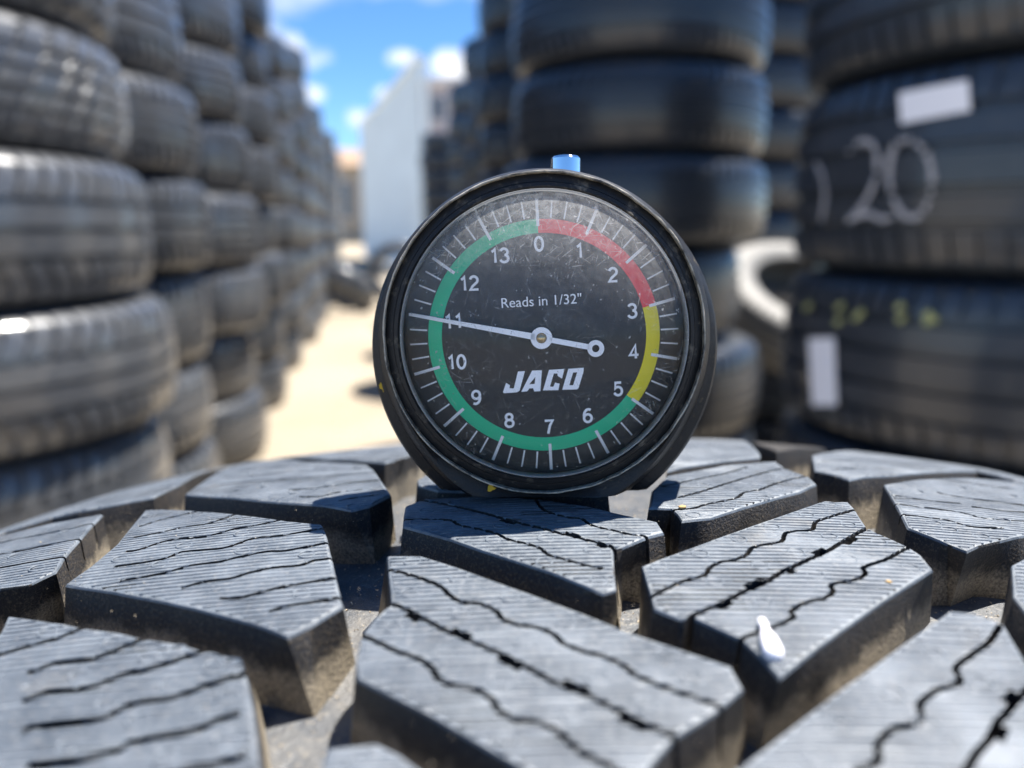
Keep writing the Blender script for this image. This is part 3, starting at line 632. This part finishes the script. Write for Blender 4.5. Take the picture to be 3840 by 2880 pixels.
def strokes(name, lines, wd, mat, parent, r, gap=0.0):
    bm = bmesh.new()
    for ln in lines:
        pts = smooth_line(ln, 4); q = []
        for p in pts:
            a, z = hit(*p, r); q.append((a * r, z))
        for i in range(len(q)):
            t = Vector(q[min(i + 1, len(q) - 1)]) - Vector(q[max(i - 1, 0)]); t.normalize(); nr = Vector((-t.y, t.x)) * wd / 2 * random.uniform(0.55, 1.3)
            a_, b_ = Vector(q[i]) + nr, Vector(q[i]) - nr
            row = [bm.verts.new((RX + (r + k) * math.cos(p.x / r), RY + (r + k) * math.sin(p.x / r), p.y)) for p in (a_, b_) for k in (0, 0.0015)]
            if i and random.random() > gap:
                bm.faces.new((prev[1], row[1], row[3], prev[3])); bm.faces.new((prev[0], prev[2], row[2], row[0]))
                bm.faces.new((prev[0], row[0], row[1], prev[1])); bm.faces.new((prev[2], prev[3], row[3], row[2]))
            prev = row
    o = obj(name, bm_mesh(name, bm), mat, parent); o.matrix_parent_inverse = (Matrix.Translation(parent.location) @ parent.rotation_euler.to_matrix().to_4x4()).inverted(); return o
strokes('crayon_digit', [[(3185, 575), (3200, 545), (3250, 530), (3285, 560), (3290, 640), (3265, 720), (3215, 800), (3180, 830)], [(3180, 825), (3250, 800), (3300, 820), (3350, 815)]], 0.008, M['chalk'], NUM, RR + 0.001, 0.1)
strokes('crayon_digit', [[(3395, 520), (3350, 560), (3335, 650), (3350, 740), (3400, 815), (3455, 800), (3490, 730), (3495, 640), (3465, 560), (3400, 520)]], 0.008, M['chalk'], NUM, RR + 0.001, 0.1)
strokes('crayon_stroke', [[(3060, 610), (3085, 660), (3095, 740), (3080, 830)]], 0.0065, M['chalk'], NUM, RR + 0.001)
for (px, py) in ((3030, 1150), (3150, 1150), (3145, 1205), (3215, 1190), (3225, 1175), (3375, 1150), (3380, 1195), (3480, 1180), (3500, 1200), (3480, 1205)):
    strokes('crayon_dash', [[(px - 14, py + 8), (px, py), (px + 14, py - 10)]], 0.0085, M['dot_paint'], LOW, RR - 0.001)

# loose tyres
put_tyre('rounds', 0.335, 0.165, 'tyre_dark', (1.0, 2.52, 0.0), (0, 0, 0.3), 'lower of the two flat tyres under the tilted pale edged tyre', 'loose tyres')
put_tyre('rounds', 0.335, 0.165, 'tyre_dark', (0.99, 2.53, 0.166), (0, 0, 1.3), 'upper of the two flat tyres under the tilted pale edged tyre', 'loose tyres')
put_tyre('rounds', 0.335, 0.185, 'tyre_dusty', (0.965, 2.52, 0.405), (R_(27), R_(3), 0.2), 'tilted tyre with a pale sunlit edge between the wide stack and the numbered stack', 'loose tyres')
put_tyre('ribs', 0.32, 0.205, 'tyre', (-1.15, 7.9, 0.325), (R_(90), 0, R_(8)), 'loose tyre standing on its tread beyond the aisle, its dark hole beside the gauge', 'loose tyres')
put_tyre('ribs', 0.32, 0.205, 'tyre', (-1.62, 7.2, 0.13), (R_(-28), R_(22), 0), 'loose tyre slumped on its side at the end of the sandy aisle', 'loose tyres')
put_tyre('ribs', 0.33, 0.258, 'tyre_dark', (-0.12, 1.5, 0.0), (0, 0, 0), 'single tyre lying on the sand just behind the front tyre, left of the gauge', 'loose tyres')

# ------------------------------------------------------------------ buildings beyond the yard
def box(bm, x0, x1, y0, y1, z0, z1):
    v = [bm.verts.new(p) for p in ((x0, y0, z0), (x1, y0, z0), (x1, y1, z0), (x0, y1, z0), (x0, y0, z1), (x1, y0, z1), (x1, y1, z1), (x0, y1, z1))]
    for f in ((0, 3, 2, 1), (4, 5, 6, 7), (0, 1, 5, 4), (1, 2, 6, 5), (2, 3, 7, 6), (3, 0, 4, 7)): bm.faces.new([v[i] for i in f])
def box_mesh(name, *a):
    bm = bmesh.new(); box(bm, *a); return bm_mesh(name, bm)
def paint(name, c, rough=0.7):
    t = NT(name); n = t.noise(1.4, 4); t.set(Base_Color=t.mix(t.ramp(n, [(0.3, 0.0), (0.7, 1.0)]), tuple(x * 0.86 for x in c), c), Roughness=rough); return t.m
M['metal_wall'] = paint('pale painted sheet metal', (0.74, 0.83, 0.87), 0.4)
M['stucco'] = paint('grey pink stucco', (0.42, 0.38, 0.40)); M['window'] = plain('window glass', (0.10, 0.12, 0.15), 0.1); M['beige'] = paint('beige stucco', (0.42, 0.36, 0.28))
M['roof'] = paint('brown roof', (0.30, 0.20, 0.13)); M['trim'] = paint('pale trim', (0.7, 0.68, 0.68))
# long sheet-metal fence
a, b_ = Vector((-1.55, 13.6)), Vector((-4.15, 22.0)); dv = (b_ - a); Lf = dv.length; ang = math.atan2(dv.y, dv.x)
fence = empty('metal_fence', (a.x, a.y, 0), label='tall pale sheet metal fence wall running away at the end of the aisle', category='fence'); fence.rotation_euler = (0, 0, ang)
npn = 9
for i in range(npn):
    bm = bmesh.new(); x0 = i * Lf / npn; wpan = Lf / npn; nr = 8
    V = [];
    for k in range(nr * 2 + 1):
        x = x0 + 0.01 + (wpan - 0.02) * k / (nr * 2); V.append((x, 0.03 if k % 2 else 0.0))
    for lay in (0, 1):
        vv = [[bm.verts.new((x, y - 0.02 * lay, z)) for (x, y) in V] for z in (0.05, 3.5)]
        for k in range(len(V) - 1): bm.faces.new((vv[0][k], vv[0][k + 1], vv[1][k + 1], vv[1][k]))
    obj('panel', bm_mesh('panel', bm), M['metal_wall'], fence)
for i in range(npn + 1): obj('post', box_mesh('post', i * Lf / npn - 0.04, i * Lf / npn + 0.04, -0.14, -0.045, 0, 3.55), M['metal_wall'], fence)
obj('cap_rail', box_mesh('cap_rail', -0.05, Lf + 0.05, -0.06, 0.06, 3.552, 3.62), M['metal_wall'], fence)
def house(name, x, y, wd, dp, ht, mat, label, rows, cols, x_off=0.6, flat=True):
    h = empty(name, (x, y, 0), label=label, category='building')
    obj('wall', box_mesh('wall', 0, wd, 0, dp, 0, ht), mat, h)
    if flat: obj('roof', box_mesh('roof', -0.25, wd + 0.25, -0.25, dp + 0.25, ht + 0.002, ht + 0.3), M['trim'], h)
    else:
        v = [(-0.4, -0.4, ht), (wd + 0.4, -0.4, ht), (wd + 0.4, dp + 0.4, ht), (-0.4, dp + 0.4, ht), (-0.4, dp / 2, ht + 1.3), (wd + 0.4, dp / 2, ht + 1.3)]
        obj('roof', mesh_of('roof', v, [(0, 1, 5, 4), (2, 3, 4, 5), (0, 4, 3), (1, 2, 5), (0, 3, 2, 1)]), M['roof'], h)
    sx, sz = wd / cols, ht / rows
    for r in range(rows):
        for c in range(cols):
            x0, z0 = c * sx + sx * 0.26, r * sz + sz * 0.32
            wn = obj('window', box_mesh('window', x0, x0 + sx * 0.48, -0.04, 0.02, z0, z0 + sz * 0.5), M['trim'], h)
            obj('pane', box_mesh('pane', x0 + 0.07, x0 + sx * 0.48 - 0.07, -0.05, -0.03, z0 + 0.07, z0 + sz * 0.5 - 0.07), M['window'], wn)
    return h
house('apartment_building', -4.75, 42, 9, 8, 8.2, M['stucco'], 'grey pink multi storey building with windows rising behind the metal fence', 3, 5)
house('beige_house', -12.5, 48, 6.6, 6, 4.6, M['beige'], 'low beige house with brown roof far at the end of the aisle', 1, 4, flat=False)

# ------------------------------------------------------------------ tread depth gauge
LEAN = R_(5.0); YG = 0.1053
def ray_plane(px, py, P, n):
    D = pdir(px, py); t = (P - CAM).dot(n) / D.dot(n); return CAM + D * t
P0 = ray_plane(2043, 1871, Vector((0, YG, 0)), Vector((0, 1, 0)))
EX, EY, EZ = Vector((1, 0, 0)), Vector((0, math.cos(LEAN), -math.sin(LEAN))), Vector((0, math.sin(LEAN), math.cos(LEAN)))
gauge = empty('tread_depth_gauge', P0, label='round black dial gauge with scratched clear lens and white pointer standing on the tread', category='gauge')
gauge.rotation_euler = (-LEAN, 0, 0)
def gl(px, py, yo=0.0):
    P = ray_plane(px, py, P0 + EY * yo, EY) - P0; return Vector((P.dot(EX), yo, P.dot(EZ)))
def gr(cx, cy, r, yo=0.0): return (gl(cx + r, cy, yo) - gl(cx - r, cy, yo)).length / 2
# case: front lip flaring back to a deeper body, cut flat at the foot
def section(cx, cy, r, yo, low=0.0, n=120):
    c = gl(cx, cy, yo); rr = gr(cx, cy, r, yo); res = []
    for i in range(n):
        t = 2 * math.pi * i / n; k = rr * (1 + low * max(-math.sin(t), 0) ** 3); res.append((c.x + k * math.cos(t), yo, max(c.z + k * math.sin(t), 0.0)))
    return res
secs = [section(2040, 1258, 540, 0.0030), section(2040, 1258, 596, 0.0012, 0.13), section(2040, 1259, 604, 0.0012, 0.145), section(2040, 1260, 610, 0.0018, 0.145), section(2041, 1268, 622, 0.0046, 0.11),
        section(2042, 1303, 642, 0.0050, 0.06), section(2043, 1306, 647, 0.0056, 0.06), section(2043, 1306, 645, 0.0135, 0.06), section(2043, 1306, 632, 0.0142, 0.06)]
V = [p for s in secs for p in s]; n = 120; F = []
for k in range(len(secs) - 1):
    for i in range(n):
        j = (i + 1) % n; F.append((k * n + i, k * n + j, (k + 1) * n + j, (k + 1) * n + i))
F.append(tuple(range((len(secs) - 1) * n, len(secs) * n)))
m = mesh_of('case', V, F); bm = bmesh.new(); bm.from_mesh(m); bmesh.ops.recalc_face_normals(bm, faces=bm.faces); bm.to_mesh(m); bm.free(); auto_sharp(m, 30)
obj('case', m, M['case'], gauge)
FC = gl(2040, 1258, 0.0); fr_ = lambda r: gr(2040, 1258, r)
def ring(name, prof_px, mat, parent=gauge, closed=True, cseg=128):
    m = lathe([(fr_(r), y) for r, y in prof_px], cseg, 'Y', name, True, closed, center=(FC.x, 0, FC.z)); auto_sharp(m, 40)
    return obj(name, m, mat, parent)
bz = ring('bezel', [(538, 0.0028), (538, -0.0006), (546, -0.0009), (560, -0.0007), (565, -0.0003), (582, -0.0001), (598, 0.0004), (600, 0.0022), (590, 0.0030)], M['bezel'])
# nicked, uneven outer edge
for v in bz.data.vertices:
    d = Vector((v.co.x - FC.x, 0, v.co.z - FC.z)); r = d.length
    if r > fr_(575):
        nz = mathutils.noise.noise(v.co * 420) * 0.0001 + mathutils.noise.noise(v.co * 1500) * 0.00005; d.normalize(); v.co += d * nz
lp = ring('worn_lip', [(595, -0.0001), (597, -0.0007), (602, -0.0007), (606, 0.0000), (606, 0.0016), (598, 0.0016)], M['lip'])
for v in lp.data.vertices:
    d = Vector((v.co.x - FC.x, 0, v.co.z - FC.z)).normalized()
    v.co += d * (mathutils.noise.noise(v.co * 300) * 0.00012 + mathutils.noise.noise(v.co * 1200) * 0.00008) + Vector((0, mathutils.noise.noise(v.co * 700 + Vector((3, 3, 3))) * 0.0002, 0))
ring('lens_rim', [(526, -0.0010), (529, -0.0016), (534, -0.0016), (538, -0.0008), (536, 0.0002), (528, 0.0002)], M['rim'])
dome = [(0.0, -0.0064)]
for i in range(1, 25):
    t = i / 24; dome.append((fr_(527) * t, -0.0064 + 0.0055 * t ** 2.6))
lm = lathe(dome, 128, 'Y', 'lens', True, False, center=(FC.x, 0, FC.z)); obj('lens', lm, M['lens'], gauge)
# dial with print
YD = 0.0020; DC = gl(2040, 1262, YD); dr = lambda r: gr(2040, 1262, r, YD); ROT = R_(3.4)
dial = obj('dial', lathe([(0.0, YD), (fr_(536), YD)], 96, 'Y', 'dial', False, False, center=(FC.x, 0, FC.z)), M['dial'], gauge)
def dpt(ang, r, y): return (DC.x + r * math.sin(ang), y, DC.z + r * math.cos(ang))     # ang clockwise from the top
def arc(name, a0, a1, r0, r1, mat, y=YD - 0.00005):
    n = max(8, int(abs(a1 - a0) / R_(2))); V, F = [], []
    for i in range(n + 1):
        a = a0 + (a1 - a0) * i / n; V += [dpt(a, r0, y), dpt(a, r1, y)]
        if i: F.append((2 * i - 2, 2 * i - 1, 2 * i + 1, 2 * i))
    return obj(name, mesh_of(name, V, F), mat, dial)
STEP = 2 * math.pi / 14
arc('red_band', -ROT, 3 * STEP - ROT, dr(383), dr(434), M['red']); arc('yellow_band', 3 * STEP - ROT, 5 * STEP - ROT, dr(383), dr(434), M['yellow'])
arc('green_band', 5 * STEP - ROT, 2 * math.pi - ROT, dr(383), dr(434), M['green'])
def bar(bm, a, r0, r1, wd, y):
    p0, p1 = Vector(dpt(a, r0, y)), Vector(dpt(a, r1, y)); s = Vector((math.cos(a), 0, -math.sin(a))) * wd / 2
    bm.faces.new([bm.verts.new(q) for q in (p0 - s, p0 + s, p1 + s, p1 - s)])
for i in range(56):
    bm = bmesh.new(); a = i * STEP / 4 - ROT
    if i % 4 == 0: bar(bm, a, dr(408), dr(508), dr(11), YD - 0.0001)
    else: bar(bm, a, dr(438), dr(503), dr(6), YD - 0.0001)
    obj('tick_mark', bm_mesh('tick_mark', bm), M['white_print'], dial)
def text(s, x, z, size, name, bold=0.0, y=YD - 0.00012, rot=ROT, width=None):
    cu = bpy.data.curves.new('t', 'FONT'); cu.body = s; cu.size = size; cu.align_x = 'CENTER'; cu.align_y = 'CENTER'; cu.offset = bold
    o = bpy.data.objects.new('t', cu); C.objects.link(o); dg = bpy.context.evaluated_depsgraph_get(); dg.update()
    m = bpy.data.meshes.new_from_object(o.evaluated_get(dg)); bpy.data.objects.remove(o)
    xs = [v.co.x for v in m.vertices]; ys = [v.co.y for v in m.vertices]; mx_, my_ = (min(xs) + max(xs)) / 2, (min(ys) + max(ys)) / 2
    k = (width / (max(xs) - min(xs))) if width else 1.0
    for v in m.vertices:
        px, pz = (v.co.x - mx_) * k, (v.co.y - my_) * (k if width else 1.0)
        v.co = (x + px * math.cos(rot) - pz * math.sin(rot), y, z + px * math.sin(rot) + pz * math.cos(rot))
    m.name = name; return obj(name, m, M['white_print'], dial)
def A_(cx, cy, rx, ry, a0, a1, n=14): return [(cx + rx * math.cos(R_(a0 + (a1 - a0) * i / n)), cy + ry * math.sin(R_(a0 + (a1 - a0) * i / n))) for i in range(n + 1)]
DIG = {'0': [A_(0, 0, .25, .43, 90, 450, 28)], '1': [[(-.16, .26), (-.02, .34), (.06, .44), (.06, -.44)]], '2': [A_(0, .19, .24, .24, 165, -38) + [(-.1, -.2), (-.25, -.42), (.27, -.42)]],
       '3': [A_(-.02, .21, .23, .22, 160, -80) , A_(-.02, -.2, .26, .235, 85, -165)], '4': [[(.1, -.45), (.1, .43), (-.29, -.22), (.28, -.22)]],
       '5': [[(.22, .42), (-.15, .42), (-.21, .02)] + A_(-.01, -.14, .26, .28, 135, -160)], '6': [A_(0, -.16, .25, .26, 0, 360, 24), A_(.06, -.02, .31, .45, 180, 62)],
       '7': [[(-.26, .42), (.26, .42), (.06, .08), (-.07, -.45)]], '8': [A_(0, .22, .21, .205, 0, 360, 24), A_(0, -.2, .26, .235, 0, 360, 24)], '9': [A_(0, .16, .25, .26, 0, 360, 24), A_(-.06, .02, .31, .45, 0, -118)]}
def numeral(s, x, z, h, wd):
    bm = bmesh.new(); adv = 0.66 * h; x0 = -adv * (len(s) - 1) / 2
    for k, ch in enumerate(s):
        for q, ln in enumerate(DIG[ch]):
            P = [Vector((p[0] * h + x0 + k * adv, p[1] * h)) for p in ln]; prev = None; closed = (P[0] - P[-1]).length < 1e-6
            for i in range(len(P)):
                t1 = (P[i] - P[i - 1]) if i else ((P[-1] - P[-2]) if closed else (P[1] - P[0])); t2 = (P[i + 1] - P[i]) if i < len(P) - 1 else ((P[1] - P[0]) if closed else t1)
                t = t1.normalized() + t2.normalized(); t = t.normalized() if t.length > 1e-3 else t2.normalized()
                kk = 1 / max(t.dot(t2.normalized()), 0.6); nr = Vector((-t.y, t.x)) * wd / 2 * kk
                row = [bm.verts.new((x + p.x * math.cos(ROT) - p.y * math.sin(ROT), YD - 0.00012 - 0.00001 * q, z + p.x * math.sin(ROT) + p.y * math.cos(ROT))) for p in (P[i] + nr, P[i] - nr)]
                if prev: bm.faces.new((prev[0], prev[1], row[1], row[0]))
                prev = row
    m = bpy.data.meshes.new('numeral'); bm.to_mesh(m); bm.free(); return obj('numeral', m, M['white_print'], dial)
for i in range(14):
    p = dpt(i * STEP - ROT, dr(343), YD); numeral(str(i), p[0], p[2], dr(57), dr(9.5))
c = gl(2030, 1127, YD); text('Reads in 1/32"', c.x, c.z, dr(50), 'lettering', 0.0, width=dr(298))
def logo_letter(outer, holes=()):
    loops = [[gl(1840 + x / 5.53, 1340 + y / 5.53, YD - 0.00012) for x, y in lp] for lp in (outer, *holes)]
    flat = [p for lp in loops for p in lp]; tri = tessellate_polygon(loops)
    return obj('logo_letter', mesh_of('logo_letter', flat, [tuple(t) for t in tri]), M['white_print'], dial)
logo_letter([(565, 295), (710, 285), (600, 690), (545, 725), (280, 745), (255, 720), (320, 530), (400, 580), (390, 640), (480, 645)])
logo_letter([(860, 275), (1062, 268), (1030, 702), (905, 708), (880, 640), (800, 645), (760, 705), (635, 715)], [[(928, 405), (912, 550), (800, 558)]])
logo_letter([(1210, 260), (1530, 240), (1480, 440), (1390, 385), (1385, 335), (1310, 335), (1230, 605), (1300, 610), (1335, 525), (1430, 545), (1405, 680), (1085, 685)])
logo_letter([(1610, 240), (1930, 215), (1925, 300), (1820, 640), (1790, 665), (1485, 672)], [[(1710, 315), (1795, 310), (1710, 580), (1630, 578)]])
# pointer: tapered blade, hub, ring at the tail
YP = 0.0009
zp = lambda x, y: gl(1340 + x * 0.832, 540 + y * 0.832, YP)
def plate(name, loops, mat, parent, th=0.0003):
    flat = [p for lp in loops for p in lp]; tri = tessellate_polygon(loops); bm = bmesh.new()
    f = [bm.verts.new(p) for p in flat]; b = [bm.verts.new(p + Vector((0, th, 0))) for p in flat]
    for t in tri:
        bm.faces.new([f[i] for i in t]); bm.faces.new([b[i] for i in reversed(t)])
    o = 0
    for lp in loops:
        k = len(lp)
        for i in range(k): bm.faces.new((f[o + i], f[o + (i + 1) % k], b[o + (i + 1) % k], b[o + i]))
        o += k
    return obj(name, bm_mesh(name, bm), mat, parent)
hub, tail, tip = zp(830, 875), zp(1075, 922), zp(232, 768)
circ = lambda c, r, n=28: [c + Vector((r * math.cos(2 * math.pi * i / n), 0, r * math.sin(2 * math.pi * i / n))) for i in range(n)]
px1 = gr(2040, 1262, 0.832, YP)
ptr = empty('pointer'); ptr.parent = gauge
plate('blade', [[tip + Vector((0, 0, 6 * px1)), hub + Vector((-30 * px1, 0, 20 * px1)), hub + Vector((-30 * px1, 0, -9 * px1)), tip + Vector((0, 0, -6 * px1))]], M['white_print'], ptr)
plate('hub_ring', [circ(hub, 49 * px1), list(reversed(circ(hub, 24 * px1)))], M['white_print'], ptr)
plate('tail_arm', [[hub + Vector((38 * px1, 0, 4 * px1)), tail + Vector((-30 * px1, 0, 19 * px1)), tail + Vector((-30 * px1, 0, -6 * px1)), hub + Vector((38 * px1, 0, -20 * px1))]], M['white_print'], ptr)
plate('tail_ring', [circ(tail, 38 * px1), list(reversed(circ(tail, 17 * px1)))], M['white_print'], ptr)
obj('hub_pin', lathe([(0, -0.0002), (14 * px1, -0.0001), (23 * px1, 0.0004), (23 * px1, 0.0012)], 24, 'Y', 'hub_pin', True, False, center=(hub.x, YP - 0.0003, hub.z)), M['brass'], ptr)
# chrome plunger button on top, pin below
BY = 0.0075; b0 = gl(2122, 690, BY); br = gr(2122, 640, 56, BY); bt = gl(2122, 580, BY).z - b0.z
pr_ = [(0, bt), (br * 0.3, bt * 0.995), (br * 0.6, bt * 0.972), (br * 0.85, bt * 0.925), (br, bt * 0.84), (br, bt * 0.81), (br * 1.0, -0.002), (0, -0.002)]
m = lathe(pr_, 40, 'Z', 'plunger_button', True, False, center=(b0.x, BY, b0.z)); auto_sharp(m, 25); obj('plunger_button', m, M['chrome'], gauge)
def smear(px, py, r, yo, name, seed):
    rng = random.Random(seed); c = gl(px, py, yo); k = gr(px, py, r, yo)
    pts = [c + Vector((k * rng.uniform(0.5, 1.2) * math.cos(t), 0, k * rng.uniform(0.5, 1.3) * math.sin(t))) for t in [i * 0.5236 for i in range(12)]]
    return plate(name, [pts], M['yellow_paint'], gauge, 0.0003)
smear(1842, 1831, 16, 0.0008, 'paint_fleck', 2); smear(1437, 1450, 17, 0.0048, 'paint_fleck', 5)

# ------------------------------------------------------------------ small litter on the tread
def scrap(name, px, py, lift, size, mat, label, cat, seed, flat=0.35, rz=0.0, tiltx=0.0, n=2):
    bm = bmesh.new(); bmesh.ops.create_icosphere(bm, subdivisions=n, radius=1.0); rng = random.Random(seed)
    for v in bm.verts:
        k = 1 + 0.35 * mathutils.noise.noise(v.co * 1.7 + Vector((seed, 0, 0))); v.co = Vector((v.co.x * size[0] * k, v.co.y * size[1] * k, v.co.z * size[2] * k))
    u, s = unproj(px, py, lift if lift > 0 else 0); c = surf(u, s, max(lift, 0)) + Vector((0, 0, size[2] * 0.6))
    o = obj(name, bm_mesh(name, bm, True), mat, label=label, category=cat); o.location = c; o.rotation_euler = (tiltx, 0, rz); return o
scrap('wood_chip', 2558, 1905, 0, (0.0007, 0.0004, 0.00025), M['chip'], 'tiny yellow wood chip on the tread block right of the gauge foot', 'chip', 3, rz=0.4)
scrap('wood_chip', 3332, 2184, 0, (0.00035, 0.00025, 0.00015), M['chip'], 'tiny orange crumb on the near right chevron tread block', 'chip', 4, rz=-0.6)
scrap('pebble', 2570, 2425, DEPTH, (0.0009, 0.0008, 0.0007), M['pebble'], 'small pale pebble wedged in the groove before the right chevron block', 'pebble', 8)
def bottle_scrap():
    pr = [(0.0, 0.0), (0.00045, 0.0001), (0.0005, 0.0010), (0.0004, 0.0016), (0.0007, 0.0026), (0.0010, 0.0042), (0.0010, 0.0062), (0.0007, 0.0070), (0.0, 0.0072)]
    m = lathe([(r, -a) for r, a in pr], 20, 'Z', 'plastic_scrap', True)
    for v in m.vertices: v.co += mathutils.noise.noise_vector(v.co * 450) * 0.0002
    o = obj('plastic_scrap', m, M['scrap'], label='shiny white plastic scrap hanging over the corner of the near right chevron block', category='scrap')
    p0 = surf(*unproj(2855, 2345)) + Vector((0, 0, 0.0006))
    u, s = unproj(2930, 2545); p1 = surf(u, s) + Vector((0, -0.0006, 0.0001))
    o.scale = (0.9, 0.9, 0.86); o.location = p0; o.rotation_euler = (p0 - p1).to_track_quat('Z', 'Y').to_euler(); return o
bottle_scrap()

# sand grains and crumbs lodged in the grooves and strewn on the blocks
def grit():
    rng = random.Random(21); bm = bmesh.new()
    def grain(c, r):
        vs_ = [bm.verts.new(c + Vector((rng.uniform(-1, 1), rng.uniform(-1, 1), rng.uniform(-0.6, 1))).normalized() * r * rng.uniform(0.6, 1.3)) for _ in range(5)]
        for f in ((0, 1, 2), (0, 2, 3), (0, 3, 1), (4, 2, 1), (4, 3, 2), (4, 1, 3)): bm.faces.new([vs_[i] for i in f])
    for i in range(9000):
        u, s_ = rng.uniform(-0.1, 0.14), rng.uniform(-0.06, 0.06); r = rng.choice((0.00007, 0.0001, 0.00012, 0.00016, 0.00022, 0.0004 if i % 20 == 0 else 0.00012))
        grain(surf(u, s_, DEPTH - r * 0.4), r)
    for i in range(700):
        u, s_ = rng.uniform(-0.1, 0.14), rng.uniform(-0.06, 0.06); r = rng.choice((0.00005, 0.00006, 0.00008, 0.0001)); grain(surf(u, s_, -r * 0.3), r)
    return bm_mesh('grit', bm)
M['grit'] = plain('sand grains', (0.50, 0.41, 0.29), 0.6)
obj('grit', grit(), M['grit'], kind='stuff', label='fine sand grains lying in the grooves and on the blocks of the front tyre', category='grit')
